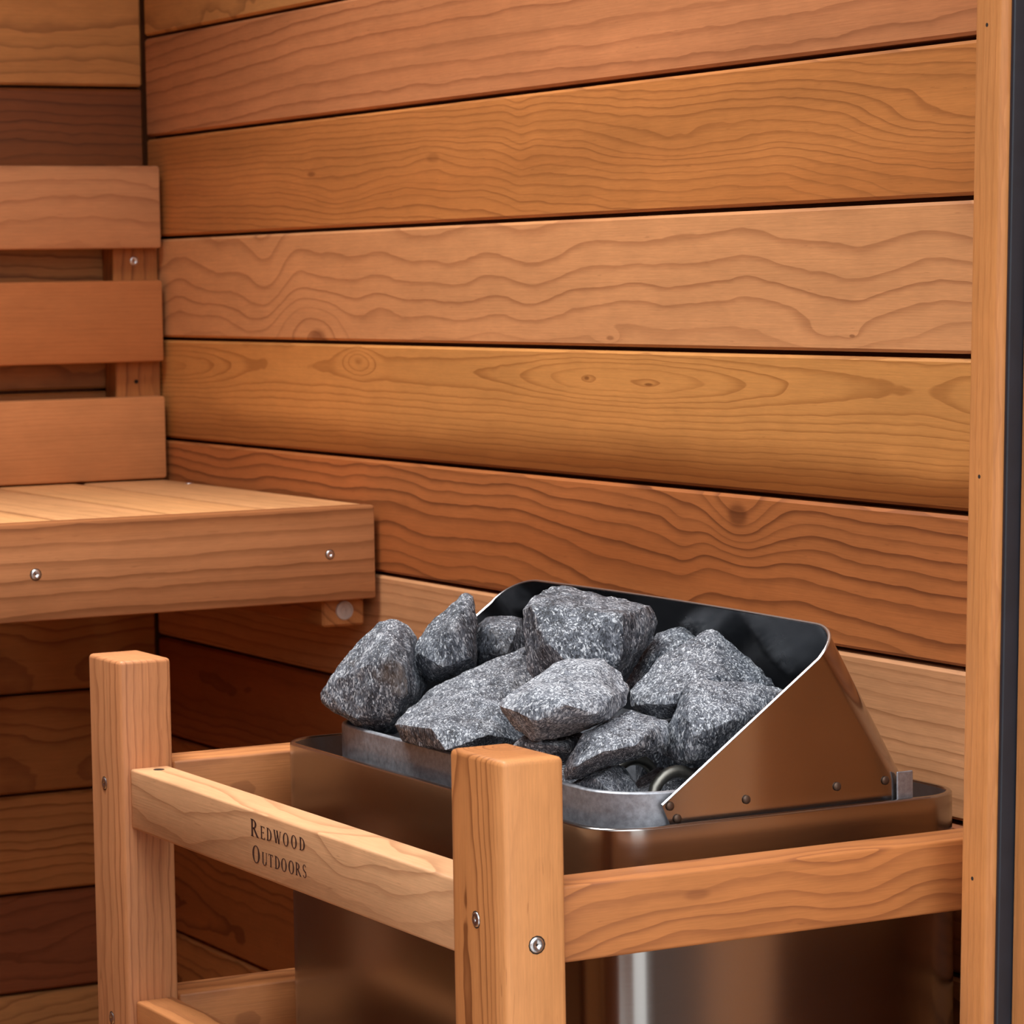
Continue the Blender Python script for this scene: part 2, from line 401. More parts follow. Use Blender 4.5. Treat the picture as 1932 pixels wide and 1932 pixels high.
GAP = 0.0032
random.seed(4)
wr = wall('wall_right', (-0.06, 0.020, -0.06), (3.30, 0.060, 2.03), M_back)
for i in range(-6, 14):
    zt = 1.4 - i * 0.1
    m = wall_mats[i] if 0 <= i < 11 else wall_mats[(i * 3) % 11]
    j = random.uniform(-0.0006, 0.0006)
    board('plank', (0.003, j, zt - 0.1 + GAP * 0.5), (1.50, 0.020, zt - GAP * 0.5), m, wr, 'X', 0.0022)
    board('reflection_plank', (1.642, j, zt - 0.1 + GAP * 0.5), (3.20, 0.020, zt - GAP * 0.5), M_reflect_dark, wr, 'X', 0.0022)  # unseen planks added to give the heater side a dark wood reflection
wb_ = wall('wall_back', (-0.060, -1.70, -0.022), (-0.020, 0.020, 2.0), M_back)
for i in range(-6, 14):
    zt = 1.35 - i * 0.1
    mi = {0: 0, 1: 1, 2: 2, 3: 3, 4: 3, 5: 2, 6: 4, 7: 4, 8: 5, 9: 6, 10: 7}
    m = left_mats[mi[i]] if i in mi else left_mats[(i * 5) % 8]
    if zt - 0.1 < -0.001: continue
    board('plank', (-0.020, -1.66, zt - 0.1 + GAP * 0.5), (random.uniform(-0.0006, 0.0006), -0.0016, zt - GAP * 0.5), m, wb_, 'Y', 0.0022)
wf = wall('wall_left', (-0.06, -1.74, 0.0), (1.66, -1.70, 2.0), M_back)
for i in range(-6, 14):
    zt = 1.4 - i * 0.1
    board('plank', (0.003, -1.70, zt - 0.1 + GAP * 0.5), (1.50, -1.68, zt - GAP * 0.5), wall_mats[(i * 7) % 11], wf, 'X', 0.0022)
fl = wall('floor', (-0.06, -1.74, -0.06), (1.66, 0.06, -0.022), M_back)
for i in range(17):
    y1 = -0.003 - i * 0.1
    board('plank', (0.003, y1 - 0.0965, -0.022), (1.50, y1, 0.0), M_floor, fl, 'XT', 0.002)
gr = wall('ground', (1.70, -7.0, -0.12), (9.0, 6.0, -0.06), M_ground)
ce = wall('ceiling', (-0.06, -1.74, 2.0), (1.55, 0.020, 2.03), M_back)
fw = wall('wall_front', (1.503, -1.74, -0.06), (1.545, -0.760, 2.0), M_back)
for i in range(20):
    board('plank', (1.485, -1.70, i * 0.1 + GAP), (1.503, -0.758, i * 0.1 + 0.1), left_mats[(i * 3) % 8], fw, 'Y', 0.0022)
fe = wall('wall_sky_blocker', (3.75, -7.0, -0.06), (3.80, -1.02, 1.6), M_back)  # unseen wall added to cut the sky out of the heater's reflection

# door jamb at the open front: a leaning cedar stop, its rubber seal, and the jamb behind it
def lean_y(y_top, z, k=0.0289):     # front edges come out towards the floor by the same small angle
    return y_top - (2.0 - z) * k
def leaning(name, x0, x1, front, back, mat, parent=None, bev=None):
    bm = bmesh.new()
    vs = []
    for z in (0.0, 2.0):
        for x, y in ((x0, lean_y(front, z)), (x1, lean_y(front, z)), (x1, back), (x0, back)):
            vs.append(bm.verts.new((x, y, z)))
    for f in ((0, 1, 2, 3), (4, 5, 6, 7), (0, 1, 5, 4), (1, 2, 6, 5), (2, 3, 7, 6), (3, 0, 4, 7)):
        bm.faces.new([vs[i] for i in f])
    if bev:
        for xe, b in zip((x0, x1), bev):
            bmesh.ops.bevel(bm, geom=[e for e in bm.edges if abs(e.verts[0].co.z - e.verts[1].co.z) > 1 and abs(e.verts[0].co.x - xe) < 1e-5 and e.verts[0].co.y < back - 0.001],
                            offset=b, segments=3, affect='EDGES', profile=0.5)
    # store along local X so that the grain runs up the board
    bm.transform(Matrix.Rotation(HALF, 4, 'Y'))
    o = mesh_obj(name, bm, mat, parent, (0, 0, 0), (0, -HALF, 0), 40)
    if parent is not None:
        o.matrix_parent_inverse = Matrix.Rotation(HALF, 4, 'Y')
    return o
FY = -0.0875 + (2.0 - 1.193) * 0.0289
tr = leaning('trim_1', 1.503, 1.5290, FY - 0.0042, 0.0005, M_trim, None, (0.0010, 0.0045))
tr['kind'] = 'structure'
leaning('rubber_seal', 1.5290, 1.5325, FY + 0.001, -0.040, M_rubber, tr, (0.001, 0.001))
leaning('jamb_board', 1.5328, 1.640, FY + 0.0105, 0.0005, M_trim, tr, (0.002, 0.002))
def dot(parent, loc, r, nrm, mat, name='nail_hole'):
    bm = bmesh.new()
    bmesh.ops.create_circle(bm, cap_ends=True, radius=r, segments=12)
    bmesh.ops.solidify(bm, geom=bm.faces[:], thickness=0.0004)
    q = Vector(nrm).to_track_quat('Z', 'Y').to_euler()
    return mesh_obj(name, bm, mat, parent, loc, q)
for z in (1.195, 0.935, 0.70):
    h = dot(None, (0, 0, 0), 0.0012, (0, -1, 0), M_hole)
    h.parent = tr
    h.matrix_parent_inverse = Matrix.Rotation(HALF, 4, 'Y')
    h.location = (1.5135, lean_y(FY - 0.0042, z) - 0.0001, z)

# ------------------------------------------------------------------ fixings
def screw_mesh(name, r, flat=False):
    bm = bmesh.new()
    prof = [(0.0, -0.0004), (0.20 * r, -0.0004), (0.30 * r, 0.0002), (0.70 * r, 0.0003), (0.93 * r, 0.0001), (r, -0.0005)]
    n = 20
    rings = []
    for rr, h in prof[1:]:
        ring = []
        for i in range(n):
            a = 2 * math.pi * i / n
            k = 1.0
            if rr < 0.35 * r: k = 1.5 if i % 5 == 0 else 0.75       # cross recess
            ring.append(bm.verts.new((rr * k * math.cos(a), rr * k * math.sin(a), h)))
        rings.append(ring)
    c = bm.verts.new((0, 0, -0.0012))
    for i in range(n):
        bm.faces.new((c, rings[0][i], rings[0][(i + 1) % n]))
        for a, b in zip(rings, rings[1:]):
            bm.faces.new((a[i], b[i], b[(i + 1) % n], a[(i + 1) % n]))
    bmesh.ops.recalc_face_normals(bm, faces=bm.faces[:])
    me = bpy.data.meshes.new(name); bm.to_mesh(me); bm.free(); me.materials.append(M_screw); me.shade_smooth()
    return me
SC = screw_mesh('screw', 0.0043)
def screw(parent, p, nrm, s=1.0, hole=True):
    o = bpy.data.objects.new('screw', SC)
    n = Vector(nrm)
    o.rotation_euler = n.to_track_quat('Z', 'Y').to_euler()
    o.location = rel(parent, p) + n * 0.0005
    o.scale = (s, s, s)
    link(o, parent)
    if hole:
        dot(o, (0.0, 0.0, -0.00045), 0.0051, (0, 0, 1), M_hole, 'countersink')
    return o

# ------------------------------------------------------------------ bench
bench = thing('sauna_bench', 'slatted cedar bench with a deep front board, running along the rear wall', 'bench', (0.26, -0.85, 0.0))
yb = [(-0.006, -0.0935), (-0.1005, -0.1815), (-0.1885, -0.2835), (-0.2905, -0.378), (-0.385, -0.473), (-0.48, -0.568), (-0.575, -0.663), (-0.67, -0.758), (-0.765, -0.853),
      (-0.86, -0.948), (-0.955, -1.043), (-1.05, -1.138), (-1.145, -1.233), (-1.24, -1.328), (-1.335, -1.423), (-1.43, -1.518), (-1.525, -1.613)]
for i, (ya, yc) in enumerate(yb):
    board('seat_board', (0.002, yc, 0.840), (0.5005, ya, 0.8600), slat_mats[(3, 4, 3, 4, 0)[i % 5]], bench, 'XT', 0.003, 2)
board('front_board', (0.502, -1.64, 0.7790), (0.5205, -0.0055, 0.8605), M_fascia, bench, 'Y', 0.003, 2)
board('ledger', (0.003, -0.049, 0.7545), (0.5015, -0.0085, 0.8395), wall_mats[8], bench, 'X', 0.002)
board('cross_rail', (0.44, -1.62, 0.7850), (0.478, -0.052, 0.8395), wall_mats[9], bench, 'Y', 0.002)
board('support_leg', (0.44, -1.62, 0.0), (0.48, -1.56, 0.7845), M_postl, bench, 'Z', 0.002)
screw(bench, (0.5205, -0.3166, 0.8179), (1, 0, 0))
screw(bench, (0.5205, -0.0497, 0.8196), (1, 0, 0), 0.85)
screw(bench, (0.122, -0.0125, 0.8600), (0, 0, 1))
# pale washer-head screw under the front board
bm = bmesh.new()
rg = []
for rr, hh in ((0.0084, 0.0), (0.0080, 0.0014), (0.0068, 0.0016), (0.0062, 0.0008), (0.0042, 0.0008), (0.0037, 0.0015), (0.0014, 0.0015), (0.0010, 0.0007)):
    rg.append([bm.verts.new((rr * math.cos(2 * math.pi * i / 28), rr * math.sin(2 * math.pi * i / 28), hh)) for i in range(28)])
for p, q in zip(rg, rg[1:]):
    for i in range(28):
        bm.faces.new((p[i], p[(i + 1) % 28], q[(i + 1) % 28], q[i]))
bm.faces.new(rg[-1])
wsh = mesh_obj('washer_screw', bm, M_washer, bench, rel(bench, (0.5015, -0.0280, 0.7682)), (0, HALF, 0), 30)
wsh['label'] = 'pale washer head screw in the ledger end'

# ------------------------------------------------------------------ backrest on the rear wall
br = thing('bench_backrest', 'cedar backrest of three wide horizontal slats above the bench', 'backrest', (0.025, -0.85, 0.861))
for i, (za, zb) in enumerate(((1.1708, 1.0895), (1.0583, 0.9776), (0.9433, 0.8615))):
    board('slat', (0.0305, -1.60, zb), (0.0505, -0.0055, za), slat_mats[i], br, 'Y', 0.003, 2)
for y in (-0.002, -0.55, -1.10):
    board('upright', (0.001, y - 0.0475, 0.8610), (0.0300, y, 1.1650), left_mats[3], br, 'Z', 0.001)  # darker cedar puts the shade behind the slats into the colour
screw(br, (0.0300, -0.0271, 1.0777), (1, 0, 0), 1.1, False)
dot(br, rel(br, (0.0301, -0.0281, 0.9578)), 0.0022, (1, 0, 0), M_hole, 'screw_hole')

# ------------------------------------------------------------------ heater guard
gd = thing('heater_guard', 'cedar guard frame of square posts and rails around the steel heater', 'guard', (1.19, -0.37, 0.0))
Z0 = 0.7885
pl = board('post', (0.8384, -0.3937, 0.0), (0.9000, -0.3545, Z0), M_postl, gd, 'Z', 0.0030, 3)
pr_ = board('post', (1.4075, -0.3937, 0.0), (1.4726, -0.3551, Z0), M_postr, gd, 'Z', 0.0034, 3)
r0 = board('rail', (0.9002, -0.3877, 0.6686), (1.4073, -0.3588, 0.7114), M_rail[0], gd, 'X', 0.0018, 3)
board('rail', (1.4350, -0.3549, 0.6705), (1.4672, -0.0012, 0.7140), M_rail[1], gd, 'Y', 0.0018, 3)
board('rail', (0.8615, -0.3543, 0.6700), (0.9010, -0.0012, 0.7140), M_rail[2], gd, 'Y', 0.0018, 3)
board('rail', (0.9002, -0.3877, 0.5015), (1.4073, -0.3588, 0.5443), M_rail[2], gd, 'X', 0.0018, 3)
board('rail', (1.4350, -0.3549, 0.5015), (1.4672, -0.0012, 0.5450), M_rail[2], gd, 'Y', 0.0018, 3)
board('rail', (0.8615, -0.3543, 0.5010), (0.9010, -0.0012, 0.5450), M_rail[2], gd, 'Y', 0.0018, 3)
for p in ((0.8649, -0.3937, 0.697), (0.8674, -0.3937, 0.5262), (1.4372, -0.3937, 0.6947), (1.4372, -0.3937, 0.5250)):
    screw(gd, p, (0, -1, 0), 1.0)
for p in ((1.4726, -0.3743, 0.6842), (1.4726, -0.3743, 0.5150)):
    screw(gd, p, (1, 0, 0), 1.05)
dot(gd, rel(gd, (0.915, -0.3718, 0.7116)), 0.004, (0, 0, 1), M_hole, 'gap')

# the words burnt into the front rail: condensed small capitals
def letters():
    T, N = 0.15, 0.055         # thick and thin stem widths in letter heights
    def bar(x0, y0, x1, y1, w):
        d = Vector((x1 - x0, y1 - y0)); n = Vector((-d.y, d.x)).normalized() * w / 2
        a, b = Vector((x0, y0)), Vector((x1, y1))
        return [tuple(a + n), tuple(a - n), tuple(b - n), tuple(b + n)]
    def ser(x, y, w=0.17, h=0.035):
        return [(x - w / 2, y - h / 2), (x + w / 2, y - h / 2), (x + w / 2, y + h / 2), (x - w / 2, y + h / 2)]
    def arc(cx, cy, rx, ry, a0, a1, wt, wn, n=18):      # strip quads: thick at the sides, thin at top and bottom
        out = []
        P = []
        for i in range(n + 1):
            a = math.radians(a0 + (a1 - a0) * i / n)
            w = wn + (wt - wn) * abs(math.cos(a))
            P.append(((cx + (rx) * math.cos(a), cy + (ry) * math.sin(a)), (cx + (rx - w) * math.cos(a), cy + (ry - wn * 1.1) * math.sin(a))))
        for (o1, i1), (o2, i2) in zip(P, P[1:]):
            out.append([o1, i1, i2, o2])
        return out
    L = {}
    L['O'] = (0.50, arc(0.25, 0.5, 0.25, 0.52, 0, 360, 0.115, 0.05, 40))
    L['D'] = (0.46, [bar(0.09, 0, 0.09, 1, 0.11), ser(0.08, 0.0175), ser(0.08, 0.9825)] + arc(0.14, 0.5, 0.32, 0.5, -90, 90, 0.12, 0.045, 22) + [bar(0.05, 0.025, 0.15, 0.025, 0.045), bar(0.05, 0.975, 0.15, 0.975, 0.045)])
    L['E'] = (0.40, [bar(0.09, 0, 0.09, 1, 0.11), ser(0.08, 0.0175), ser(0.08, 0.9825), bar(0.05, 0.022, 0.37, 0.022, 0.05), bar(0.05, 0.978, 0.35, 0.978, 0.05), bar(0.09, 0.52, 0.28, 0.52, 0.045),
                     bar(0.365, 0.0, 0.385, 0.17, 0.05), bar(0.345, 1.0, 0.345, 0.86, 0.045), bar(0.285, 0.45, 0.285, 0.60, 0.04)])
    L['R'] = (0.52, [bar(0.09, 0, 0.09, 1, 0.115), ser(0.09, 0.0175, 0.2), ser(0.07, 0.9825)] + arc(0.14, 0.74, 0.25, 0.26, -90, 90, 0.115, 0.045, 18) + [bar(0.05, 0.977, 0.15, 0.977, 0.045), bar(0.09, 0.50, 0.16, 0.50, 0.045), bar(0.20, 0.50, 0.46, 0.01, 0.115), ser(0.475, 0.0175, 0.13)])
    L['W'] = (0.62, [bar(0.06, 1, 0.20, 0, 0.105), bar(0.20, 0, 0.33, 0.9, 0.045), bar(0.29, 1, 0.43, 0, 0.105), bar(0.43, 0, 0.56, 1, 0.045), ser(0.06, 0.9825, 0.15), ser(0.29, 0.9825, 0.14), ser(0.56, 0.9825, 0.13)])
    L['U'] = (0.50, [bar(0.09, 0.28, 0.09, 1, 0.11), bar(0.42, 0.25, 0.42, 1, 0.05), ser(0.09, 0.9825, 0.18), ser(0.42, 0.9825, 0.15)] + arc(0.24, 0.28, 0.205, 0.30, 180, 360, 0.11, 0.05, 18))
    L['T'] = (0.46, [bar(0.23, 0, 0.23, 1, 0.115), ser(0.23, 0.0175, 0.2), bar(0.02, 0.975, 0.44, 0.975, 0.05), bar(0.03, 1.0, 0.03, 0.83, 0.04), bar(0.43, 1.0, 0.43, 0.83, 0.04)])
    L['S'] = (0.36, arc(0.18, 0.75, 0.155, 0.265, 20, 245, 0.075, 0.05, 18) + arc(0.18, 0.24, 0.17, 0.26, 65, -160, 0.085, 0.05, 18) + [bar(0.075, 0.60, 0.29, 0.40, 0.115)])
    return L
LT = letters()
px_u = 0.0000849
def word(parent, entries, zb, name):
    for ch, a, b, cap in entries:
        wd, quads = LT[ch]
        h = 0.0113 if cap else 0.0083
        x0 = 1.1113 + (a - 315) * px_u
        xs = (b - a) * px_u / wd
        zb2 = zb + (a - 315) * px_u * 0.026
        bm = bmesh.new()
        for q in quads:
            vs = [bm.verts.new((x0 + p[0] * xs, 0.0, zb2 + p[1] * h)) for p in q]
            try: bm.faces.new(vs)
            except ValueError: pass
        bmesh.ops.remove_doubles(bm, verts=bm.verts[:], dist=1e-6)
        bmesh.ops.solidify(bm, geom=bm.faces[:], thickness=0.0001)
        bmesh.ops.translate(bm, verts=bm.verts[:], vec=Vector((-1.15375, 0.01445, -0.6900)))
        o = mesh_obj('letter', bm, M_burn, parent)
        o.location = (0, -0.02900, 0)
word(r0, [('R', 315, 458, 1), ('E', 497, 577, 0), ('D', 612, 705, 0), ('W', 738, 877, 0), ('O', 912, 1015, 0), ('O', 1060, 1160, 0), ('D', 1207, 1305, 0)], 0.6944, 'letter')
word(r0, [('O', 337, 474, 1), ('U', 515, 612, 0), ('T', 635, 720, 0), ('D', 753, 845, 0), ('O', 870, 970, 0), ('O', 1003, 1103, 0), ('R', 1128, 1228, 0), ('S', 1255, 1322, 0)], 0.6775, 'letter')

# ------------------------------------------------------------------ heater
ht = thing('sauna_heater', 'stainless steel electric sauna heater filled with grey stones inside the guard', 'heater', (1.17, -0.15, 0.28))
def rrect(x0, x1, y0, y1, r, n=8):
    pts = []
    for cx, cy, a0 in ((x1 - r, y1 - r, 0), (x0 + r, y1 - r, 90), (x0 + r, y0 + r, 180), (x1 - r, y0 + r, 270)):
        for i in range(n + 1):
            a = math.radians(a0 + 90 * i / n)
            pts.append((cx + r * math.cos(a), cy + r * math.sin(a)))
    return pts
def shell_bm(x0, x1, y0, y1, r, zb, zt, th, lip=0.0):
    def ring(d, z):
        rr = max(r - d, 0.002)
        return [bm.verts.new((p[0], p[1], z)) for p in rrect(x0 + d, x1 - d, y0 + d, y1 - d, rr)]
    bm = bmesh.new()
    e = th * 0.28
    R = [ring(0, zb), ring(0, zt - e), ring(e * 0.5, zt - e * 0.3), ring(e * 1.2, zt), ring(th - e * 0.6, zt), ring(th, zt - e), ring(th, zb + 0.003)]
    if lip:
        R = [ring(0.0012, zb), ring(0.0012, zt - lip - 0.0008), ring(0, zt - lip), ring(0, zt - e), ring(e * 0.5, zt - e * 0.3), ring(e * 1.2, zt), ring(th - e * 0.6, zt), ring(th, zt - e), ring(th, zb + 0.003)]
    n = len(R[0])
    for a, b in zip(R, R[1:]):
        for i in range(n):
            bm.faces.new((a[i], a[(i + 1) % n], b[(i + 1) % n], b[i]))
    bm.faces.new(R[0]); bm.faces.new(R[-1])
    return bm
O = ht.location
def hobj(name, bm, mat, smooth=35, inner=None):
    if inner:
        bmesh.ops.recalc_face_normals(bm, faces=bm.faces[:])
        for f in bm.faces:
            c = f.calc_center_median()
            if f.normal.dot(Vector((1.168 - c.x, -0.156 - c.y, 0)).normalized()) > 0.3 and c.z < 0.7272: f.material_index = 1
    bmesh.ops.translate(bm, verts=bm.verts[:], vec=-O)
    o = mesh_obj(name, bm, mat, ht, (0, 0, 0), (0, 0, 0), smooth)
    if inner: o.data.materials.append(inner)
    return o
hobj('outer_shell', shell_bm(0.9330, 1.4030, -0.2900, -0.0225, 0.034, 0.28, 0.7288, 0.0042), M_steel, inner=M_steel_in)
bm = bmesh.new()
for x0, x1, y0, y1 in ((0.938, 0.975, -0.258, -0.055), (1.389, 1.398, -0.258, -0.055), (0.976, 1.368, -0.285, -0.274), (0.976, 1.368, -0.063, -0.027)):
    r_ = bmesh.ops.create_cube(bm, size=1.0)['verts']
    bmesh.ops.scale(bm, vec=(x1 - x0, y1 - y0, 0.004), verts=r_)
    bmesh.ops.translate(bm, vec=((x0 + x1) / 2, (y0 + y1) / 2, 0.690), verts=r_)
hobj('inner_deck', bm, M_dark)
hobj('stone_basket', shell_bm(0.9765, 1.3880, -0.2725, -0.0640, 0.042, 0.640, 0.7465, 0.0040), M_tub)
bm = box_bm(0.25, 0.021, 0.06, 0.001); bmesh.ops.translate(bm, verts=bm.verts[:], vec=(1.168, -0.0113, 0.60)); hobj('wall_bracket', bm, M_steel_in)

# heat shield: one sheet bent round three sides, leaning forward over the stones
def shield():
    XR, XL, r, rb = 1.3925, 0.9680, 0.034, 0.010
    bot, top = [], []
    n = 12
    def side(X, y_tip, z_tip, y_top, z_top, y_bot, sgn):
        b, t = [], []
        for i in range(n + 1):
            f = i / n
            b.append((X, (y_tip + 0.008) + (y_bot - y_tip - 0.008) * f, 0.722))
            t.append((X, y_tip + (y_top - y_tip) * f, z_tip + (z_top - z_tip) * f))
        return b, t
    bR, tR = side(XR, -0.2440, 0.7396, -0.1310, 0.8195, -0.055 - rb, 1)
    cR_b, cR_t = [], []
    m = 12
    for i in range(1, m + 1):
        a = math.radians(90 * i / m)
        cR_b.append((XR - rb + rb * math.cos(a), -0.055 - rb + rb * math.sin(a), 0.722))
        zf = 0.8195 + (0.8365 - 0.8195) * math.sin(a) ** 0.9
        cR_t.append((XR - r + r * math.cos(a), -0.131 + 0.021 * math.sin(a), zf))
    mid_b, mid_t = [], []
    for i in range(1, 17):
        f = i / 17
        X = XR - r + (XL + r - XR + r) * f
        mid_b.append((XR - rb + (XL + rb - XR + rb) * f, -0.055, 0.722)); mid_t.append((X, -0.110, 0.8365 + 0.0012 * math.sin(math.pi * f)))
    cL_b = [(XL + XR - p[0], p[1], p[2]) for p in reversed(cR_b)]
    cL_t = [(XL + XR - p[0], p[1] , p[2]) for p in reversed(cR_t)]
    bL = [(XL, p[1], p[2]) for p in reversed(bR)]
    tL = [(XL, p[1], p[2]) for p in reversed(tR)]
    B = bR + cR_b + mid_b + cL_b + bL
    T = tR + cR_t + mid_t + cL_t + tL
    bm = bmesh.new()
    K = 10
    rows = []
    for b, t in zip(B, T):
        rows.append([bm.verts.new(Vector(b).lerp(Vector(t), k / K)) for k in range(K + 1)])
    for a, c in zip(rows, rows[1:]):
        for k in range(K):
            bm.faces.new((a[k], c[k], c[k + 1], a[k + 1]))
    bmesh.ops.recalc_face_normals(bm, faces=bm.faces[:])
    bmesh.ops.solidify(bm, geom=bm.faces[:], thickness=0.0013)
    return bm, T
bm, T = shield()
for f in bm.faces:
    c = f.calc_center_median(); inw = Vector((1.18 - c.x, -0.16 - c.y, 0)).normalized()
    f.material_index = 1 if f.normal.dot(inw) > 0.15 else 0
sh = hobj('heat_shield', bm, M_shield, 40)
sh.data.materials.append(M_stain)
# polished cut edge along the top of the sheet
bm = bmesh.new()
ring = []
for i, p in enumerate(T):
    a = Vector(T[max(i - 1, 0)]); b = Vector(T[min(i + 1, len(T) - 1)])
    d = (b - a).normalized(); s = d.cross(Vector((0, 0, 1))).normalized(); u = s.cross(d).normalized()
    ring.append([bm.verts.new(Vector(p) + s * 0.0011 * math.cos(q) + u * 0.0008 * math.sin(q)) for q in [k * math.pi / 3 for k in range(6)]])
for a, b in zip(ring, ring[1:]):
    for k in range(6):
        bm.faces.new((a[k], a[(k + 1) % 6], b[(k + 1) % 6], b[k]))
bm.faces.new(ring[0]); bm.faces.new(ring[-1])
bmesh.ops.translate(bm, verts=bm.verts[:], vec=-O)
mesh_obj('rolled_edge', bm, M_edge, sh, (0, 0, 0), (0, 0, 0), 60)
for y, z in ((-0.2385, 0.7385), (-0.2335, 0.7305), (-0.1845, 0.7375), (-0.1185, 0.7395), (-0.0825, 0.7400)):
    bm = bmesh.new()
    bmesh.ops.create_uvsphere(bm, u_segments=12, v_segments=6, radius=0.0028)
    bmesh.ops.scale(bm, vec=(0.45, 1, 1), verts=bm.verts[:])
    mesh_obj('rivet', bm, M_rivet, sh, Vector((1.3932, y, z)) - O, (0, 0, 0), 180)
bm = box_bm(0.0015, 0.012, 0.034, 0.0005); bmesh.ops.translate(bm, verts=bm.verts[:], vec=(1.3950, -0.0695, 0.728))
hobj('fixing_tab', bm, M_tub)
# looped tubular heating elements between the stones
def tube(path, r, n=10):
    bm = bmesh.new(); rings = []
    for i, p in enumerate(path):
        a = Vector(path[max(i - 1, 0)]); b = Vector(path[min(i + 1, len(path) - 1)])
        d = (b - a).normalized(); s = d.cross(Vector((0.3, 0.2, 0.9))).normalized(); u = s.cross(d)
        rings.append([bm.verts.new(Vector(p) + s * r * math.cos(2 * math.pi * k / n) + u * r * math.sin(2 * math.pi * k / n)) for k in range(n)])
    for a, b in zip(rings, rings[1:]):
        for k in range(n):
            bm.faces.new((a[k], a[(k + 1) % n], b[(k + 1) % n], b[k]))
    bm.faces.new(rings[0]); bm.faces.new(rings[-1])
    return bm
for x, y, zt in ((1.345, -0.205, 0.7505), (1.20, -0.150, 0.735), (1.08, -0.150, 0.735)):
    path = [(x, y - 0.017, 0.66), (x, y - 0.017, zt - 0.017)]
    path += [(x, y - 0.017 * math.cos(math.pi * i / 12), zt - 0.017 + 0.017 * math.sin(math.pi * i / 12)) for i in range(1, 12)]
    path += [(x, y + 0.017, zt - 0.017), (x, y + 0.017, 0.66)]
    hobj('heating_element', tube(path, 0.0039), M_elem, 60)

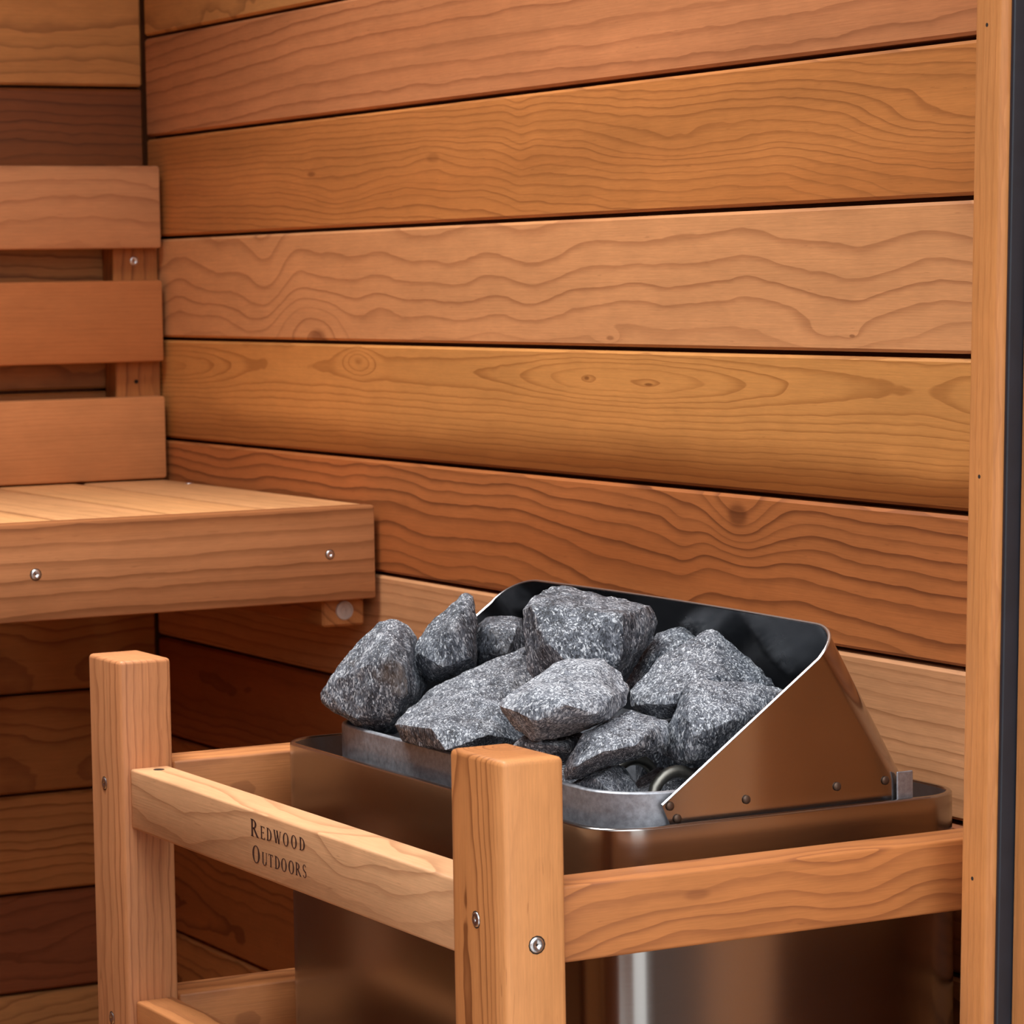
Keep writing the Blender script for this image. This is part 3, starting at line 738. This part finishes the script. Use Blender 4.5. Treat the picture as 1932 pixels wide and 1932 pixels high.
# ------------------------------------------------------------------ stones
ROCKS={
'A':((1004, -241, 777),[(-1,-45,-9),(5,-43,-2),(8,-24,17),(10,-17,30),(7,-2,40),(7,9,42),(4,19,38),(2,30,26),(0,33,14),(4,36,-9),(8,22,-24),(13,8,-40),(25,-11,-37),(22,-27,-31),(4,-37,-20),(0,-44,-15),(38,-15,31),(65,-22,23),(70,-16,13),(70,-13,-4),(52,-15,-24),(38,-35,-23),(-36,-23,-13),(-28,-4,10),(-27,14,30),(-26,31,29),(-26,42,8),(-22,33,-25),(-14,8,-37),(-31,-15,-22),(-59,7,-9),(-51,25,13),(-44,36,7),(-44,33,-19),(-53,16,-25)]),
'B':((1020, -192, 801),[(5,10,34),(8,15,31),(18,11,18),(20,11,-1),(20,9,-17),(15,-1,-23),(6,-19,-29),(2,-25,-24),(-2,-31,-13),(0,-24,3),(3,-16,15),(11,0,30),(13,-32,-6),(37,-25,-14),(37,-3,-9),(20,0,25),(37,-16,12),(-19,21,27),(-10,23,13),(-8,21,-18),(-20,-3,-28),(-27,-14,-15),(-22,-1,10),(-35,28,11),(-33,27,-14),(-43,9,-18),(-42,14,2)]),
'C':((1015, -150, 797),[(1,-22,6),(2,-19,13),(5,-12,19),(9,-4,20),(17,10,18),(21,15,0),(21,11,-19),(12,-6,-19),(2,-23,-19),(32,-24,12),(34,-5,12),(24,-27,-4),(45,-18,-4),(-27,-4,2),(-23,4,13),(-13,24,12),(-10,24,-20),(-26,-5,-20),(-47,16,1),(-39,31,3),(-42,23,-15)]),
'D':((1189, -178, 821),[(-4,-45,17),(-10,-33,25),(-22,-13,29),(-20,1,27),(-10,20,21),(2,30,17),(14,41,16),(13,48,6),(11,44,-7),(16,29,-19),(22,17,-30),(26,-17,-31),(2,-40,-28),(-1,-44,-22),(-2,-44,-2),(8,-46,21),(24,-29,20),(39,-14,17),(52,-3,15),(55,-7,-12),(48,-9,-25),(30,-46,-1),(46,-35,-18),(-30,-24,12),(-39,0,23),(-27,27,16),(-9,48,12),(-9,49,-8),(-5,28,-29),(-25,-20,-27),(-29,-24,-5),(-45,6,8),(-33,26,8),(-24,42,0),(-28,31,-20),(-44,3,-16)]),
'E':((1113, -232, 761),[(-4,-48,-3),(-6,-40,4),(-28,-6,18),(-34,17,22),(-36,34,25),(-35,69,39),(-8,64,21),(27,40,0),(59,13,-11),(60,-5,-14),(41,-30,-18),(40,-33,-17),(3,-47,-13),(8,-52,-1),(38,-51,1),(57,-52,2),(70,-49,-11),(41,-15,6),(79,-22,-2),(-37,-24,-7),(-48,8,13),(-49,40,20),(-27,67,15),(12,33,-15),(-5,-5,-22),(-32,-22,-16),(-58,10,-5),(-46,34,10),(-36,49,-6),(-49,23,-19)]),
'F':((1283, -246, 792),[(-10,-43,-2),(-8,-39,3),(-9,-18,14),(-13,-2,20),(-10,25,24),(-2,28,23),(7,34,14),(19,34,6),(28,27,-4),(32,13,-11),(24,-4,-18),(6,-27,-24),(-1,-29,-22),(-4,-35,-18),(11,-47,-2),(22,-36,8),(27,-17,13),(23,6,17),(50,-29,4),(33,-40,-8),(54,-10,-3),(43,7,5),(-34,-24,-5),(-31,-3,9),(-27,31,18),(-14,41,9),(-1,38,-7),(-7,12,-20),(-26,-12,-23),(-47,4,-5),(-35,29,7),(-29,39,-3),(-35,25,-17),(-45,6,-16)]),
'G':((1323, -235, 767),[(-3,-35,-14),(-2,-32,-5),(0,-28,2),(-7,-18,8),(-8,2,16),(-11,18,19),(-6,27,14),(8,32,13),(18,28,6),(22,24,0),(23,15,-3),(11,-9,-8),(2,-26,-18),(-2,-34,-19),(18,-24,10),(20,-3,12),(39,0,11),(39,-31,3),(26,-41,-6),(42,-11,5),(-22,-19,-15),(-20,-13,-1),(-22,11,11),(-18,31,10),(-2,34,2),(1,25,-6),(-18,-11,-19),(-34,3,-8),(-28,15,4),(-20,30,2),(-21,27,-7),(-34,1,-15)]),
'H':((1314, -238, 740),[(0,-24,2),(4,-16,9),(2,3,16),(6,10,12),(18,10,5),(21,14,-4),(16,4,-13),(5,-17,-12),(1,-24,-5),(18,-5,16),(32,-24,11),(44,-19,2),(-22,-8,-2),(-18,14,11),(-7,21,0),(-8,16,-15),(-22,-8,-9),(-36,14,-3),(-29,27,-5),(-35,13,-13)]),
'I':((1266, -250, 760),[(-1,-25,2),(2,-19,8),(8,-8,9),(17,8,11),(20,14,9),(19,11,-3),(16,4,-10),(7,-13,-10),(0,-24,-4),(21,-21,6),(30,-5,4),(-21,-11,-1),(-13,4,5),(-3,24,4),(-6,15,-12),(-20,-10,-7),(-33,9,-2),(-24,26,-1),(-31,12,-11)]),
'J':((1186, -116, 795),[(-5,-28,-12),(-3,-21,1),(-5,-2,20),(-2,16,25),(6,20,21),(22,26,12),(20,18,-17),(7,-8,-25),(-4,-25,-16),(23,-19,9),(29,-5,16),(26,-30,-7),(-18,-16,-12),(-15,5,15),(-5,24,17),(4,24,-16),(-16,-14,-15),(-23,3,-2),(-14,22,8),(-18,10,-16)]),
'K':((1274, -150, 795),[(-3,-43,-4),(-6,-37,0),(-17,-14,14),(-26,24,28),(-23,31,29),(-12,39,20),(-2,46,11),(16,55,-6),(28,34,-14),(28,-8,-18),(24,-37,-18),(16,-42,-18),(2,-46,-13),(41,-38,-2),(27,-49,-8),(33,0,7),(-8,28,16),(40,-23,2),(42,-39,-7),(-22,-26,-7),(-28,-4,10),(-27,32,24),(-12,46,8),(8,40,-15),(-3,-18,-20),(-18,-27,-14),(-32,-1,-4),(-21,22,13),(-10,39,-6),(-27,6,-15)]),
'L':((1325, -165, 776),[(-6,-17,22),(-9,-10,26),(-1,15,23),(0,27,23),(16,45,17),(24,36,6),(26,18,-12),(18,2,-21),(8,-19,-24),(4,-26,-25),(-12,-33,-21),(-12,-31,-11),(-9,-25,0),(10,-23,25),(28,-36,14),(41,-40,-2),(31,-36,-18),(44,-14,7),(24,11,18),(-25,-2,15),(-18,23,17),(-3,50,11),(1,29,-14),(-15,-3,-25),(-30,-17,-22),(-27,-9,-4),(-34,14,8),(-20,40,4),(-27,24,-17),(-38,3,-16)])}

LABELS = {
    'A': 'big grey stone at the left end of the pile, rusty streak down its face',
    'B': 'upright pointed grey stone, tallest spike beside the left end stone',
    'C': 'dark stone half hidden behind the pointed stone, below the left end of the shield',
    'D': 'largest blocky grey stone on top of the pile, with a flat top',
    'E': 'long flat grey slab at the front left of the pile, above the basket rim',
    'F': 'pale rounded grey stone at the front middle, just below the blocky top stone',
    'G': 'flattish grey stone lying at the front right, under the pale rounded one',
    'H': 'small grey wedge stone lowest in the front corner, just above the basket rim',
    'I': 'dark stone mostly hidden in the gap under the pale rounded stone',
    'J': 'small grey stone behind the right side of the blocky top stone, near the shield',
    'K': 'large sloping grey stone at the right of the pile in front of the shield back',
    'L': 'squarish grey stone at the far right, partly behind the slanting shield edge',
    'X': 'buried dark stone in the basket floor under the slab',
    'Y': 'buried dark stone in the basket floor under the right stones',
    'Z': 'buried dark stone in the basket floor at the back',
}
def rock(key, loc, pts, seed, mat, res=0.0035, amp=1.0):
    bm = bmesh.new()
    vs = [bm.verts.new(Vector(p) * 0.001) for p in pts]
    ret = bmesh.ops.convex_hull(bm, input=vs)
    bmesh.ops.delete(bm, geom=[v for v in bm.verts if not v.link_faces], context='VERTS')
    bmesh.ops.dissolve_limit(bm, angle_limit=math.radians(4), verts=bm.verts[:], edges=bm.edges[:])
    bmesh.ops.triangulate(bm, faces=bm.faces[:])
    for it in range(7):
        long_ = [e for e in bm.edges if e.calc_length() > res * 1.7]
        if not long_: break
        bmesh.ops.subdivide_edges(bm, edges=long_, cuts=1)
        bmesh.ops.triangulate(bm, faces=[f for f in bm.faces if len(f.verts) > 3])
    for _ in range(1):
        bmesh.ops.smooth_vert(bm, verts=bm.verts[:], factor=0.3, use_axis_x=True, use_axis_y=True, use_axis_z=True)
    bm.normal_update()
    off = Vector((seed * 3.1, seed * 1.7, seed * 0.7))
    mv = []
    for v in bm.verts:
        p = v.co
        a = noise.noise(p * 38 + off) * 0.0017
        r1 = noise.noise(p * 95 + off)
        b = (0.5 - abs(r1)) * 0.0018
        c = noise.noise(p * 240 + off) * 0.0007
        ck = noise.voronoi(p * 60 + off)[0]
        d = -0.0016 * max(0.0, 1.0 - (ck[1] - ck[0]) * 5.0)
        mv.append((a + b + c + d * 0.6) * amp)
    nn = [v.normal.copy() for v in bm.verts]
    for v, n, m in zip(bm.verts, nn, mv):
        v.co += n * m
    o = mesh_obj('sauna_stone', bm, mat, None, Vector(loc) * 0.001, (0, 0, 0), 32)
    tag(o, LABELS[key], 'stone', 'stones heaped in the heater')
    return o
LIGHT = {'A': 0.0, 'B': -0.02, 'C': -0.08, 'D': -0.01, 'E': 0.02, 'F': 0.13, 'G': 0.03, 'H': 0.05, 'I': -0.04, 'J': 0.0, 'K': 0.05, 'L': 0.05}
for i, (k, (loc, pts)) in enumerate(ROCKS.items()):
    rock(k, loc, pts, i + 1, granite('granite_' + k.lower(), i + 1, LIGHT[k], 0.45 if k == 'A' else 0.0))
M_fill = granite('granite_buried', 40, -0.06)
random.seed(12)
for k, (cx, cy, cz, sx, sy, sz) in {'X': (1090, -165, 698, 90, 72, 42), 'Y': (1262, -150, 700, 64, 64, 44), 'Z': (1190, -110, 720, 38, 26, 40)}.items():
    pts = []
    for i in range(22):
        v = Vector((random.gauss(0, 1), random.gauss(0, 1), random.gauss(0, 1))).normalized()
        pts.append((v.x * sx, v.y * sy, v.z * sz))
    rock(k, (cx, cy, cz), pts, 50 + cz, M_fill, 0.006)
